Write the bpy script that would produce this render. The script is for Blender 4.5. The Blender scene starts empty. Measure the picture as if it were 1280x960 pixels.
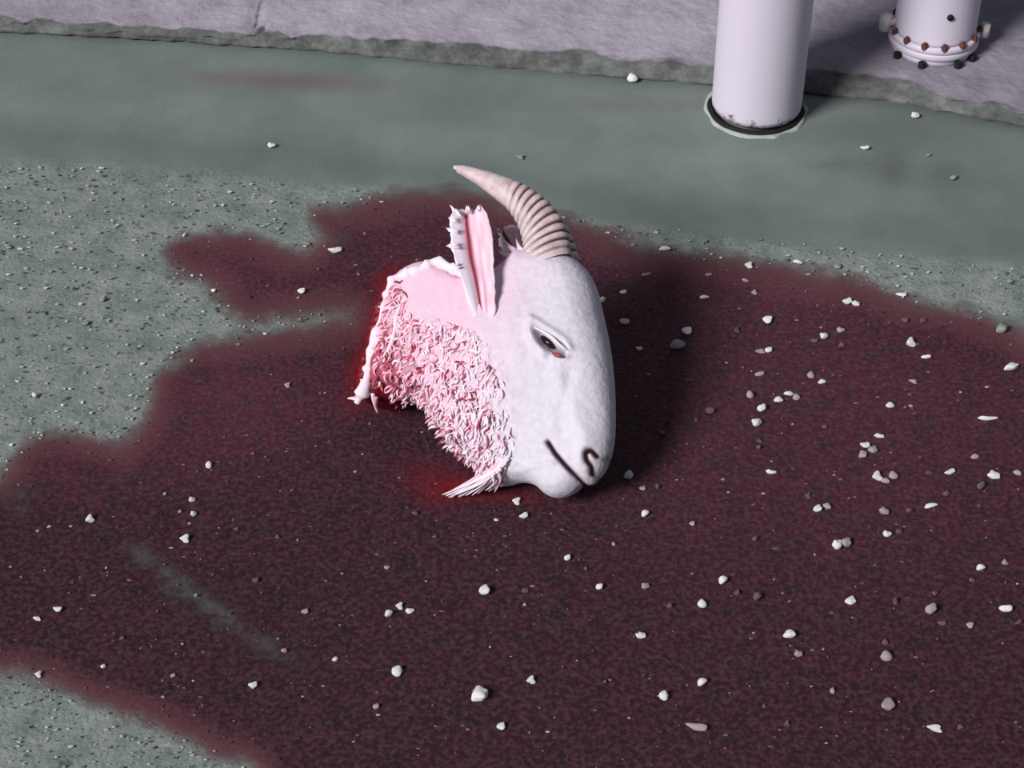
import bpy, math, random
import numpy as np
from mathutils import Vector

# ------------------------------------------------------------------ camera, sky, sun, exposure
W, H = 1280, 960
CAM_H, PITCH, FPX = 1.8, math.radians(41), 2469.0
SC = bpy.context.scene
cam_d = bpy.data.cameras.new('camera'); cam = bpy.data.objects.new('camera', cam_d)
SC.collection.objects.link(cam); SC.camera = cam
cam.location = (0, 0, CAM_H); cam.rotation_euler = (math.radians(90) - PITCH, 0, 0)
cam_d.sensor_width = 36; cam_d.lens = FPX / W * 36; cam_d.clip_end = 200
world = bpy.data.worlds.new('sky'); SC.world = world; world.use_nodes = True
bg = world.node_tree.nodes['Background']
bg.inputs[0].default_value = (0.80, 0.90, 1.0, 1); bg.inputs[1].default_value = 0.16
SUN_AZ, SUN_EL, SUN_E, SUN_ANG = math.radians(48), math.radians(37), 4.25, math.radians(18)
sd = bpy.data.lights.new('sun', 'SUN'); sd.energy = SUN_E; sd.angle = SUN_ANG; sd.color = (1.0, 0.97, 0.96)
sun = bpy.data.objects.new('sun', sd); SC.collection.objects.link(sun)
LDIR = Vector((-math.sin(SUN_AZ) * math.cos(SUN_EL), -math.cos(SUN_AZ) * math.cos(SUN_EL), math.sin(SUN_EL)))
sun.location = LDIR * 6; sun.rotation_euler = LDIR.to_track_quat('Z', 'Y').to_euler()
vs = SC.view_settings
vs.view_transform = 'Standard'; vs.look = 'None'; vs.gamma = 1; vs.exposure = 0.0; vs.use_curve_mapping = False

# ------------------------------------------------------------------ helpers
C = bpy.context.scene.collection
CP = np.array([0, 0, CAM_H])
FW = np.array([0, math.cos(PITCH), -math.sin(PITCH)])
UP = np.array([0, math.sin(PITCH), math.cos(PITCH)])
RT = np.array([1.0, 0, 0])
def ray(x, y):
    x = np.asarray(x, float); y = np.asarray(y, float)
    return FW + RT * ((x - 640) / FPX)[..., None] + UP * ((480 - y) / FPX)[..., None]
def ground(x, y, z=0.0):
    r = ray(x, y); t = (z - CAM_H) / r[..., 2]
    return CP + r * t[..., None]
def project(P):
    d = np.asarray(P) - CP
    w = d @ FW
    return 640 + FPX * (d @ RT) / w, 480 - FPX * (d @ UP) / w
def mm_per_px(x, y):
    return float(((ground(x, y) - CP) @ FW) / FPX)

rng = np.random.default_rng(7); random.seed(7)
def lattice_noise(seed, n=64):
    return np.random.default_rng(seed).random((n, n))
def vnoise(x, y, seed=0):
    L = lattice_noise(seed); n = L.shape[0]
    x = np.asarray(x, float); y = np.asarray(y, float)
    i = np.floor(x).astype(int); j = np.floor(y).astype(int)
    fx = x - i; fy = y - j; fx = fx * fx * (3 - 2 * fx); fy = fy * fy * (3 - 2 * fy)
    a = L[i % n, j % n]; b = L[(i + 1) % n, j % n]; c = L[i % n, (j + 1) % n]; d = L[(i + 1) % n, (j + 1) % n]
    return (a * (1 - fx) + b * fx) * (1 - fy) + (c * (1 - fx) + d * fx) * fy
def fbm(x, y, seed=0, o=4):
    s = 0; a = .5; t = 0
    for k in range(o):
        s = s + a * vnoise(x * 2 ** k, y * 2 ** k, seed + k); t += a; a *= .55
    return s / t
def catmull(P, n=8, closed=False):
    P = np.asarray(P, float); N = len(P); out = []
    rngk = range(N) if closed else range(N - 1)
    for i in rngk:
        if closed: p = [P[(i - 1) % N], P[i], P[(i + 1) % N], P[(i + 2) % N]]
        else: p = [P[max(i - 1, 0)], P[i], P[i + 1], P[min(i + 2, N - 1)]]
        for k in range(n):
            t = k / n
            out.append(.5 * (2 * p[1] + (p[2] - p[0]) * t + (2 * p[0] - 5 * p[1] + 4 * p[2] - p[3]) * t * t + (3 * p[1] - p[0] - 3 * p[2] + p[3]) * t ** 3))
    if not closed: out.append(P[-1])
    return np.array(out)
def seg_dist(X, Y, P, closed=True):
    """unsigned distance of points to a polyline"""
    X = np.asarray(X, float); D = np.full(X.shape, 1e18)
    N = len(P)
    for i in range(N if closed else N - 1):
        a = P[i]; b = P[(i + 1) % N]; ab = b - a; L = ab @ ab + 1e-18
        t = np.clip(((X - a[0]) * ab[0] + (Y - a[1]) * ab[1]) / L, 0, 1)
        D = np.minimum(D, (X - a[0] - t * ab[0]) ** 2 + (Y - a[1] - t * ab[1]) ** 2)
    return np.sqrt(D)
def inside(X, Y, P):
    r = np.zeros(np.shape(X), bool); N = len(P)
    for i in range(N):
        x1, y1 = P[i]; x2, y2 = P[(i + 1) % N]
        if y1 == y2: continue
        c = ((y1 > Y) != (y2 > Y)) & (X < (x2 - x1) * (Y - y1) / (y2 - y1) + x1)
        r ^= c
    return r
def sdf(X, Y, P):
    d = seg_dist(X, Y, P); return np.where(inside(X, Y, P), d, -d)
def smooth(e0, e1, x):
    t = np.clip((x - e0) / (e1 - e0), 0, 1); return t * t * (3 - 2 * t)

def mesh(name, V, F, mat, parent=None, flat=False, attrs=None):
    me = bpy.data.meshes.new(name)
    me.from_pydata([tuple(map(float, v)) for v in V], [], [tuple(int(i) for i in f) for f in F]); me.update()
    if not flat:
        me.polygons.foreach_set('use_smooth', [True] * len(me.polygons))
    for k, a in (attrs or {}).items():
        at = me.attributes.new(k, 'FLOAT', 'POINT'); at.data.foreach_set('value', np.asarray(a, np.float32))
    if mat: me.materials.append(mat)
    o = bpy.data.objects.new(name, me); C.objects.link(o)
    if parent: o.parent = parent
    return o
def tag(o, label=None, cat=None, group=None, kind=None):
    if label: o['label'] = label
    if cat: o['category'] = cat
    if group: o['group'] = group
    if kind: o['kind'] = kind
    return o
def empty(name, loc=(0, 0, 0)):
    o = bpy.data.objects.new(name, None); C.objects.link(o); o.location = loc; o.empty_display_size = .05
    return o
class MB:
    def __init__(s): s.V = []; s.F = []; s.A = []
    def add(s, V, F, a=0.0):
        k = len(s.V); s.V += [tuple(v) for v in V]; s.F += [tuple(i + k for i in f) for f in F]
        s.A += list(np.broadcast_to(np.asarray(a, float), (len(V),)))
    def tube(s, P, R, sides=8, a=0.0, flatten=1.0):
        P = np.asarray(P, float); R = np.broadcast_to(np.asarray(R, float), (len(P),)); V = []
        T = np.gradient(P, axis=0); T /= np.linalg.norm(T, axis=1)[:, None] + 1e-12
        u = np.cross(T[0], [0.1, 0.2, 1.0]); u /= np.linalg.norm(u) + 1e-12
        aa = np.broadcast_to(np.asarray(a, float), (len(P),)); A = []
        for i in range(len(P)):
            u = u - T[i] * (u @ T[i]); u /= np.linalg.norm(u) + 1e-12; w = np.cross(T[i], u)
            for k in range(sides):
                th = 2 * math.pi * k / sides
                V.append(P[i] + R[i] * (math.cos(th) * u + flatten * math.sin(th) * w)); A.append(aa[i])
        F = []
        for i in range(len(P) - 1):
            for k in range(sides):
                F.append((i * sides + k, i * sides + (k + 1) % sides, (i + 1) * sides + (k + 1) % sides, (i + 1) * sides + k))
        F.append(tuple(range(sides))[::-1]); F.append(tuple((len(P) - 1) * sides + k for k in range(sides)))
        s.add(V, F, A)
    def lathe(s, prof, c=(0, 0, 0), n=48, a=0.0):
        V = []; F = []
        for r, z in prof:
            for k in range(n):
                th = 2 * math.pi * k / n; V.append((c[0] + r * math.cos(th), c[1] + r * math.sin(th), c[2] + z))
        for i in range(len(prof) - 1):
            for k in range(n):
                F.append((i * n + k, i * n + (k + 1) % n, (i + 1) * n + (k + 1) % n, (i + 1) * n + k))
        F.append(tuple(range(n))[::-1]); F.append(tuple((len(prof) - 1) * n + k for k in range(n)))
        s.add(V, F, a)
    def build(s, name, mat, parent=None, flat=False, attr=None):
        return mesh(name, s.V, s.F, mat, parent, flat, {attr: s.A} if attr else None)

def surface_nets(G, org, h):
    """closed mesh of G<0 on a regular grid"""
    ins = G < 0
    nx, ny, nz = G.shape
    c = np.zeros((nx - 1, ny - 1, nz - 1), np.int32)
    for a in (0, 1):
        for b in (0, 1):
            for d in (0, 1):
                c += ins[a:nx - 1 + a, b:ny - 1 + b, d:nz - 1 + d]
    act = (c > 0) & (c < 8)
    idx = -np.ones(act.shape, np.int64); cells = np.argwhere(act); idx[act] = np.arange(len(cells))
    S = np.zeros((len(cells), 3)); Cn = np.zeros(len(cells))
    corners = [(a, b, d) for a in (0, 1) for b in (0, 1) for d in (0, 1)]
    for i, p in enumerate(corners):
        for q in corners[i + 1:]:
            if sum(abs(p[k] - q[k]) for k in range(3)) != 1: continue
            g0 = G[cells[:, 0] + p[0], cells[:, 1] + p[1], cells[:, 2] + p[2]]
            g1 = G[cells[:, 0] + q[0], cells[:, 1] + q[1], cells[:, 2] + q[2]]
            m = (g0 < 0) != (g1 < 0)
            t = np.where(m, g0 / np.where(m, g0 - g1, 1), 0)[:, None]
            S += np.where(m[:, None], np.array(p) + t * (np.array(q) - np.array(p)), 0); Cn += m
    V = (cells + S / Cn[:, None]) * h + org
    F = []
    for ax in range(3):
        o1, o2 = [k for k in range(3) if k != ax]
        sl0 = [slice(None)] * 3; sl1 = [slice(None)] * 3
        sl0[ax] = slice(0, -1); sl1[ax] = slice(1, None)
        for k in (o1, o2):
            sl0[k] = slice(1, -1); sl1[k] = slice(1, -1)
        A = ins[tuple(sl0)]; B = ins[tuple(sl1)]
        E = np.argwhere(A != B)
        E[:, o1] += 1; E[:, o2] += 1
        s = A[A != B]
        def cc(d1, d2):
            q = E.copy(); q[:, o1] -= d1; q[:, o2] -= d2
            return idx[q[:, 0], q[:, 1], q[:, 2]]
        quad = np.stack([cc(1, 1), cc(0, 1), cc(0, 0), cc(1, 0)], 1)
        flip = s if ax != 1 else ~s
        quad[~flip] = quad[~flip][:, ::-1]
        F.append(quad)
    return V, np.concatenate(F)

# ------------------------------------------------------------------ materials
def mat(name):
    m = bpy.data.materials.new(name); m.use_nodes = True
    nt = m.node_tree; b = nt.nodes['Principled BSDF']
    return m, nt, b
def lin(c):
    return tuple(((v / 255) / 12.92 if v / 255 <= .04045 else ((v / 255 + .055) / 1.055) ** 2.4) for v in c) + (1,)
def N(nt, t, **k):
    n = nt.nodes.new(t)
    for a, v in k.items():
        if a.startswith('i_'): n.inputs[a[2:].replace('_', ' ')].default_value = v
        else: setattr(n, a, v)
    return n
def L(nt, a, b): nt.links.new(a, b)
def noise(nt, scale, detail=4, rough=.6, coord='Object'):
    tc = N(nt, 'ShaderNodeTexCoord'); n = N(nt, 'ShaderNodeTexNoise')
    n.inputs['Scale'].default_value = scale; n.inputs['Detail'].default_value = detail; n.inputs['Roughness'].default_value = rough
    L(nt, tc.outputs[coord], n.inputs['Vector']); return n.outputs['Fac']
def ramp(nt, fac, stops):
    r = N(nt, 'ShaderNodeValToRGB'); e = r.color_ramp.elements
    while len(e) > 1: e.remove(e[0])
    e[0].position = stops[0][0]; e[0].color = stops[0][1]
    for p, c in stops[1:]:
        q = e.new(p); q.color = c
    L(nt, fac, r.inputs[0]); return r.outputs[0]
def mix(nt, fac, a, b, mode='MIX'):
    m = N(nt, 'ShaderNodeMix', data_type='RGBA', blend_type=mode)
    for s, v in ((0, fac), (6, a), (7, b)):
        if hasattr(v, 'links'): L(nt, v, m.inputs[s])
        else: m.inputs[s].default_value = v
    return m.outputs[2]
def attr(nt, n): return N(nt, 'ShaderNodeAttribute', attribute_name=n).outputs['Fac']
def math_(nt, op, a, b=0.0, clamp=False):
    m = N(nt, 'ShaderNodeMath', operation=op); m.use_clamp = clamp
    for s, v in ((0, a), (1, b)):
        if hasattr(v, 'links'): L(nt, v, m.inputs[s])
        else: m.inputs[s].default_value = v
    return m.outputs[0]
def bump(nt, b, h, dist, strength=1.0):
    n = N(nt, 'ShaderNodeBump'); n.inputs['Distance'].default_value = dist; n.inputs['Strength'].default_value = strength
    L(nt, h, n.inputs['Height']); L(nt, n.outputs[0], b.inputs['Normal'])
g1 = lambda v: (v, v, v, 1)

def m_plain(name, col, rough=.7, var=.15, scale=60, bd=0, spec=.3):
    m, nt, b = mat(name); c = lin(col)
    f = noise(nt, scale)
    lo = tuple(x * (1 - var) for x in c[:3]) + (1,); hi = tuple(min(1, x * (1 + var)) for x in c[:3]) + (1,)
    L(nt, ramp(nt, f, [(.3, lo), (.7, hi)]), b.inputs['Base Color'])
    b.inputs['Roughness'].default_value = rough; b.inputs['Specular IOR Level'].default_value = spec
    if bd: bump(nt, b, f, bd)
    return m

# asphalt/concrete lot
M_ground, nt, b = mat('green_grey_concrete')
rough_a = attr(nt, 'coarse'); stain = attr(nt, 'stain'); dark = attr(nt, 'dark_amt'); dens = attr(nt, 'tone')
c1 = ramp(nt, noise(nt, 7, 6, .6), [(.32, lin((102, 114, 112))), (.68, lin((119, 129, 126)))])
c2 = ramp(nt, noise(nt, 22, 8, .75), [(.28, lin((92, 104, 101))), (.5, lin((122, 131, 129))), (.72, lin((146, 152, 150)))])
col = mix(nt, rough_a, c1, c2)
sp = ramp(nt, noise(nt, 62, 3, .5), [(.30, g1(.55)), (.38, g1(1)), (.68, g1(1)), (.75, g1(1.35))])
sp2 = ramp(nt, noise(nt, 190, 2, .5), [(.25, g1(.6)), (.36, g1(1)), (.66, g1(1)), (.76, g1(1.3))])
sp = mix(nt, 1.0, sp, sp2, 'MULTIPLY')
col = mix(nt, rough_a, col, mix(nt, 1.0, col, sp, 'MULTIPLY'))
col = mix(nt, math_(nt, 'MULTIPLY', stain, .75), col, lin((108, 82, 80)))
col = mix(nt, dark, col, lin((78, 84, 74)))
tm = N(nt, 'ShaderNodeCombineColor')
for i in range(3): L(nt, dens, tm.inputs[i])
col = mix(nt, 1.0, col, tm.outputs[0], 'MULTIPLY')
L(nt, col, b.inputs['Base Color']); b.inputs['Roughness'].default_value = .85; b.inputs['Specular IOR Level'].default_value = .2
hn = math_(nt, 'MULTIPLY', noise(nt, 130, 4, .65), math_(nt, 'ADD', math_(nt, 'MULTIPLY', rough_a, 1.0), .25))
bump(nt, b, hn, .0022)

# blood soaked in
M_blood, nt, b = mat('soaked_blood')
soak = attr(nt, 'soak'); fresh = attr(nt, 'fresh'); hue = attr(nt, 'hue'); thin = attr(nt, 'thin')
n1 = noise(nt, 28, 6, .65); n2 = noise(nt, 26, 8, .78); n3 = noise(nt, 150, 4, .6)
ed = math_(nt, 'ADD', soak, math_(nt, 'MULTIPLY', math_(nt, 'SUBTRACT', n1, .5), .55))
alpha = ramp(nt, ed, [(.08, g1(0)), (.3, g1(.45)), (.52, g1(.85)), (.8, g1(1))])
alpha = math_(nt, 'MULTIPLY', alpha, math_(nt, 'SUBTRACT', 1.0, thin))
edge_c = lin((106, 66, 72))

body = ramp(nt, n2, [(.25, lin((50, 27, 33))), (.42, lin((38, 30, 33))), (.52, lin((53, 27, 38))), (.62, lin((44, 31, 34))), (.75, lin((60, 34, 48)))])
body2 = ramp(nt, n2, [(.25, lin((76, 38, 56))), (.42, lin((62, 42, 50))), (.52, lin((82, 38, 56))), (.62, lin((70, 42, 48))), (.75, lin((88, 50, 70)))])
body = mix(nt, hue, body, body2)
body = mix(nt, ramp(nt, n3, [(.42, g1(0)), (.7, g1(.75))]), body, mix(nt, .4, body, lin((124, 84, 98))))
colb = mix(nt, ramp(nt, soak, [(.3, g1(0)), (1.0, g1(1))]), edge_c, body)
colb = mix(nt, fresh, colb, lin((122, 10, 18)))
L(nt, colb, b.inputs['Base Color']); L(nt, alpha, b.inputs['Alpha'])
b.inputs['Roughness'].default_value = .6; b.inputs['Specular IOR Level'].default_value = .12
bump(nt, b, n3, .0016)

# kerb and raised pavement
M_slab, nt, b = mat('pale_pink_grey_concrete')
gr = attr(nt, 'dark_amt'); tn = attr(nt, 'tone')
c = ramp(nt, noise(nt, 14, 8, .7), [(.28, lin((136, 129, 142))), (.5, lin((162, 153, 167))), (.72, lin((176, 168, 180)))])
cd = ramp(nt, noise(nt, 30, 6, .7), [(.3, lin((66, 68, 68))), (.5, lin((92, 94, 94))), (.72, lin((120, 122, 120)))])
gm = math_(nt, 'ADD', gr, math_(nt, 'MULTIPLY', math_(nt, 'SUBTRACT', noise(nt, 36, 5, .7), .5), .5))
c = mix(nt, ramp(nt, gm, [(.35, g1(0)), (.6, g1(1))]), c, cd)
tm = N(nt, 'ShaderNodeCombineColor')
for i in range(3): L(nt, tn, tm.inputs[i])
c = mix(nt, 1.0, c, tm.outputs[0], 'MULTIPLY')
L(nt, c, b.inputs['Base Color']); b.inputs['Roughness'].default_value = .9; b.inputs['Specular IOR Level'].default_value = .15
bump(nt, b, noise(nt, 45, 4, .55), .004)

M_white = m_plain('white_pole_paint', (206, 198, 214), .55, .05, 25, 0, .3)
M_worn, nt, b = mat('chipped_pole_paint')
wa = attr(nt, 'wear')
f = math_(nt, 'ADD', math_(nt, 'SUBTRACT', noise(nt, 60, 5, .7), 1.0), wa)
c = mix(nt, ramp(nt, f, [(.3, g1(0)), (.42, g1(1))]), lin((206, 198, 214)), lin((112, 84, 78)))
L(nt, c, b.inputs['Base Color']); b.inputs['Roughness'].default_value = .55
M_black = m_plain('near_black', (24, 24, 26), .8, .3, 80, .002)
M_pale = m_plain('pale_grey', (160, 166, 162), .9, .2, 60, .003)
M_hyd, nt, b = mat('pale_hydrant_paint')
wa = attr(nt, 'wear')
f = math_(nt, 'ADD', math_(nt, 'SUBTRACT', noise(nt, 45, 5, .7), 1.0), wa)
c = mix(nt, ramp(nt, f, [(.3, g1(0)), (.42, g1(1))]), lin((204, 196, 212)), lin((110, 74, 70)))
L(nt, c, b.inputs['Base Color']); b.inputs['Roughness'].default_value = .5
M_bolt = m_plain('rusty_bolt', (98, 60, 56), .8, .3, 90, .001)
M_boltw = m_plain('painted_bolt', (206, 200, 206), .6, .2, 60)

# goat
M_skin, nt, b = mat('white_goat_coat')
pk = attr(nt, 'pink'); rd = attr(nt, 'red'); dk = attr(nt, 'line')
tc = N(nt, 'ShaderNodeTexCoord'); mp = N(nt, 'ShaderNodeMapping'); mp.inputs['Scale'].default_value = (1, 1, 1)
L(nt, tc.outputs['Object'], mp.inputs[0])
nn = N(nt, 'ShaderNodeTexNoise'); nn.inputs['Scale'].default_value = 110; nn.inputs['Detail'].default_value = 4; L(nt, mp.outputs[0], nn.inputs['Vector'])
fur = nn.outputs['Fac']
c = mix(nt, ramp(nt, fur, [(.35, g1(0)), (.7, g1(1))]), lin((200, 194, 206)), lin((210, 205, 216)))
pf = math_(nt, 'MULTIPLY', pk, math_(nt, 'ADD', .55, noise(nt, 45, 5, .7)), True)
c = mix(nt, pf, c, lin((222, 184, 204)))
rf = math_(nt, 'ADD', math_(nt, 'SUBTRACT', math_(nt, 'MULTIPLY', rd, 1.0), .62), math_(nt, 'MULTIPLY', noise(nt, 90, 4, .7), .62))
c = mix(nt, ramp(nt, rf, [(.22, g1(0)), (.6, g1(.9))]), c, lin((150, 44, 62)))
c = mix(nt, dk, c, lin((46, 14, 24)))
L(nt, c, b.inputs['Base Color']); b.inputs['Roughness'].default_value = .8; b.inputs['Specular IOR Level'].default_value = .15
bump(nt, b, fur, .0015)
M_lock, nt, b = mat('blood_tinted_curls')
k = attr(nt, 'pink')
L(nt, ramp(nt, k, [(0, lin((232, 222, 234))), (.45, lin((234, 184, 202))), (.75, lin((206, 108, 134))), (1, lin((118, 26, 40)))]), b.inputs['Base Color'])
b.inputs['Roughness'].default_value = .8; b.inputs['Specular IOR Level'].default_value = .15
M_flesh = m_plain('dark_red_flesh', (112, 12, 22), .45, .5, 70, .003, .3)
M_horn, nt, b = mat('ringed_horn')
gr = attr(nt, 'groove')
c = ramp(nt, noise(nt, 60, 5, .7), [(.3, lin((182, 156, 158))), (.7, lin((216, 202, 204)))])
c = mix(nt, gr, c, lin((78, 34, 34)))
L(nt, c, b.inputs['Base Color']); b.inputs['Roughness'].default_value = .5
bump(nt, b, noise(nt, 120, 3), .001)
M_ear, nt, b = mat('ear_skin')
er = attr(nt, 'inner')
c = ramp(nt, er, [(0, lin((226, 216, 230))), (.3, lin((212, 178, 194))), (.65, lin((186, 112, 134))), (1, lin((96, 14, 26)))])
L(nt, c, b.inputs['Base Color']); b.inputs['Roughness'].default_value = .7
M_eye = m_plain('dark_eye', (30, 14, 18), .15, .2, 60, 0, .5)
M_lid = m_plain('eyelid_skin', (226, 216, 228), .7, .06, 90)
M_pink = m_plain('tear_duct', (150, 62, 74), .4, .2, 90)
M_peb = [m_plain('white_pebble', (240, 240, 240), .8, .08, 90, .001),
         m_plain('blood_tinted_pebble', (116, 92, 104), .8, .25, 120, .001),
         m_plain('pink_pebble', (184, 166, 174), .8, .2, 120, .001),
         m_plain('grey_pebble', (150, 158, 152), .8, .2, 120, .001)]

# ------------------------------------------------------------------ ground
def band(x, pts):
    pts = np.asarray(pts, float); return np.interp(x, pts[:, 0], pts[:, 1])
NXg, NYg = 330, 300
gx = np.linspace(-2.2, 2.2, NXg); gy = np.linspace(.6, 4.3, NYg)
GX, GY = np.meshgrid(gx, gy, indexing='ij')
P = np.stack([GX, GY, 0 * GX], -1).reshape(-1, 3)
px, py = project(P)
seam = band(px, [(-900, 150), (0, 196), (200, 208), (400, 228), (560, 245), (700, 266), (850, 288), (1000, 308), (1280, 334), (2200, 420)])
wob = (fbm(P[:, 0] * 12, P[:, 1] * 12, 3) - .5) * 14
coarse = smooth(-7, 7, py - seam + wob)
stain = np.zeros(len(P))
for (cx, cy, sx, sy, a, s) in [(385, 103, 95, 11, .55, .03), (330, 100, 120, 14, .2, .03), (790, 132, 80, 9, .35, .03), (860, 128, 40, 8, .2, 0), (290, 95, 60, 7, .2, 0)]:
    stain += a * np.exp(-((px - cx) / sx) ** 2 - ((py - cy - s * (px - cx)) / sy) ** 2)
stain *= .6 + .8 * fbm(P[:, 0] * 14, P[:, 1] * 14, 9)
dark_amt = np.zeros(len(P))
for (cx, cy, sx, sy, a) in [(1115, 215, 22, 25, .55), (1045, 205, 60, 9, .3), (1180, 220, 30, 22, .35), (1060, 160, 90, 18, .25), (1150, 180, 140, 60, .2),
                            (500, 268, 140, 12, .2), (330, 215, 250, 14, .12), (760, 270, 160, 16, .2)]:
    dark_amt += a * np.exp(-((px - cx) / sx) ** 2 - ((py - cy) / sy) ** 2)
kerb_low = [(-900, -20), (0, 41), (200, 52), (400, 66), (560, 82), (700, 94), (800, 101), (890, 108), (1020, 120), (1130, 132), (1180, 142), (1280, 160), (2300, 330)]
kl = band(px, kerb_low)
dark_amt += .5 * np.exp(-np.clip(py - kl, 0, 99) / 5)  # ground colour darker along the kerb foot
dark_amt = np.clip(dark_amt * (.5 + fbm(P[:, 0] * 10, P[:, 1] * 10, 21)), 0, 1)
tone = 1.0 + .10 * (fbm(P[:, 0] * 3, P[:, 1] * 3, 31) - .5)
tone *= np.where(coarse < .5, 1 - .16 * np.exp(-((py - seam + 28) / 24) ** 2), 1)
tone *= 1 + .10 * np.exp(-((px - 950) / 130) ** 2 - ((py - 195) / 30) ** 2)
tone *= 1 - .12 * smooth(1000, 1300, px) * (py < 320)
PZ = P.copy(); PZ[:, 2] = (fbm(P[:, 0] * 30, P[:, 1] * 30, 41) - .5) * .0016 * coarse - .0008
idx = np.arange(NXg * NYg).reshape(NXg, NYg)
F = np.stack([idx[:-1, :-1], idx[1:, :-1], idx[1:, 1:], idx[:-1, 1:]], -1).reshape(-1, 4)
g = mesh('lot_ground', PZ, F, M_ground, attrs=dict(coarse=coarse, stain=np.clip(stain, 0, 1), dark_amt=dark_amt, tone=tone))
tag(g, 'green grey concrete lot with a smooth upper band and rough lower surface', 'ground', kind='structure')

# raised pavement with kerb strip
kerb_top = [(-900, -50), (0, 23), (100, 30), (200, 37), (330, 43), (450, 47), (600, 58), (720, 63), (765, 76), (880, 84), (1020, 90), (1140, 99), (1180, 118), (1280, 138), (2300, 300)]
ZT = .022
xs = np.arange(-900, 2300, 8.0)
rows = []; gr = []; tn = []
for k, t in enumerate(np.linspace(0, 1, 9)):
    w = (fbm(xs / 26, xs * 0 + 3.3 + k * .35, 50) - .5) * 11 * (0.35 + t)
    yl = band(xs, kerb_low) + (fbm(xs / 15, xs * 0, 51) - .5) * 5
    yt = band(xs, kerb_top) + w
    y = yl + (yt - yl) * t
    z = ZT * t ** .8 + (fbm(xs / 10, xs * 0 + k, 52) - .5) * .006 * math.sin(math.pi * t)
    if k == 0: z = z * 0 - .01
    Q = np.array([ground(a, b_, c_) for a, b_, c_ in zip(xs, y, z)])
    rows.append(Q); gr.append(np.full(len(xs), 1.0 if t < .8 else .62)); tn.append(np.ones(len(xs)))  # kerb strip coloured dark, less so at its upper edge
Qe = rows[-1]
for k, d in enumerate([.008, .02, .04, .07, .11, .16, .22, .3, .4, .6, .9, 1.4, 2.2, 3.2]):
    Q = Qe.copy(); Q[:, 1] += d; Q[:, 2] = ZT + (fbm(Q[:, 0] * 30, Q[:, 1] * 30, 61) - .5) * .004
    jx = np.abs(project(Q)[0] - 322) < 4.5
    Q[:, 2] -= jx * .006
    g0 = max(0, .42 - d * 9)
    gq = g0 + .35 * smooth(600, 900, xs) * np.exp(-d * 12) * (xs < 900) * fbm(Q[:, 0] * 20, Q[:, 1] * 20, 62) + jx * .55
    rows.append(Q); gr.append(np.clip(gq, 0, 1)); tn.append(1 - .30 * smooth(960, 1060, xs) - .25 * smooth(330, 0, xs) * np.exp(-((d - .02) / .05) ** 2))
R_ = np.array(rows); nr, nc = R_.shape[:2]; idx = np.arange(nr * nc).reshape(nr, nc)
F = np.stack([idx[:-1, :-1], idx[:-1, 1:], idx[1:, 1:], idx[1:, :-1]], -1).reshape(-1, 4)
sl = mesh('raised_pavement', R_.reshape(-1, 3), F, M_slab, attrs=dict(dark_amt=np.array(gr).ravel(), tone=np.array(tn).ravel()))
tag(sl, 'pale pinkish grey concrete pavement with a dark crumbling kerb edge', 'pavement', kind='structure')

# ------------------------------------------------------------------ blood pool
pool = [(-400, 560), (-60, 600), (0, 592), (18, 566), (50, 546), (100, 541), (150, 552), (176, 520), (186, 490), (196, 462), (235, 436), (330, 415), (425, 402),
        (428, 396), (372, 396), (312, 402), (288, 390), (268, 362), (236, 345), (212, 330), (218, 302), (262, 291), (312, 294), (345, 308), (380, 312), (398, 292), (392, 268), (450, 254), (520, 242),
        (580, 240), (650, 262), (720, 275), (790, 302), (850, 318), (950, 330), (1050, 346), (1130, 368), (1200, 386), (1260, 410), (1320, 440), (1500, 500), (1900, 700), (1900, 1500), (300, 1500),
        (330, 1020), (262, 945), (196, 912), (120, 884), (55, 856), (0, 846), (-150, 850), (-400, 800)]
pool = catmull(pool, 6, True)
gx = np.linspace(-1.15, 1.15, 300); gy = np.linspace(1.2, 3.3, 280)
GX, GY = np.meshgrid(gx, gy, indexing='ij'); P = np.stack([GX, GY, 0 * GX], -1).reshape(-1, 3)
px, py = project(P)
d = sdf(px, py, pool) + (fbm(P[:, 0] * 16, P[:, 1] * 16, 70) - .5) * 22
soak = np.clip(.28 + d / 55, 0, 1)
thin = np.zeros(len(P))
def blob(cx, cy, sx, sy, ang=0.0):
    c, s = math.cos(ang), math.sin(ang); u = (px - cx) * c + (py - cy) * s; v = -(px - cx) * s + (py - cy) * c
    return np.exp(-(u / sx) ** 2 - (v / sy) ** 2)
thin += .42 * blob(240, 745, 80, 24, .6) + .35 * blob(330, 805, 70, 20, .5) + .7 * blob(205, 452, 40, 14, .1) + .30 * blob(170, 690, 60, 18, .4) + .45 * blob(25, 625, 30, 25) + .35 * blob(190, 455, 25, 12)
thin += .25 * blob(150, 600, 60, 14) + .30 * blob(300, 390, 50, 10) + .25 * blob(420, 300, 40, 18) + .10 * blob(30, 840, 60, 20)
thin = np.clip(thin * (.35 + .8 * smooth(.3, .7, fbm(P[:, 0] * 55, P[:, 1] * 55, 77))), 0, .85)
fresh = .8 * blob(470, 395, 14, 50, .25) + .9 * blob(448, 470, 16, 40, .2) + .8 * blob(580, 612, 45, 14, -.2) + .5 * blob(640, 622, 50, 9) + .55 * blob(540, 600, 40, 22) + .6 * blob(485, 345, 26, 10, -.6) + .4 * blob(480, 500, 40, 18)
hue = .9 * blob(290, 500, 130, 90) + .7 * blob(300, 340, 120, 50) + .55 * blob(100, 590, 110, 40) + .5 * blob(500, 290, 120, 50) + .6 * blob(960, 360, 260, 40, .15) + .35 * blob(1080, 560, 260, 130) + .35 * blob(1000, 450, 300, 60, .2) + .2 * blob(1100, 640, 300, 200) + .25 * blob(850, 520, 80, 200)
keep = soak > .01
idx = np.arange(len(P)).reshape(300, 280)
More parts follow.
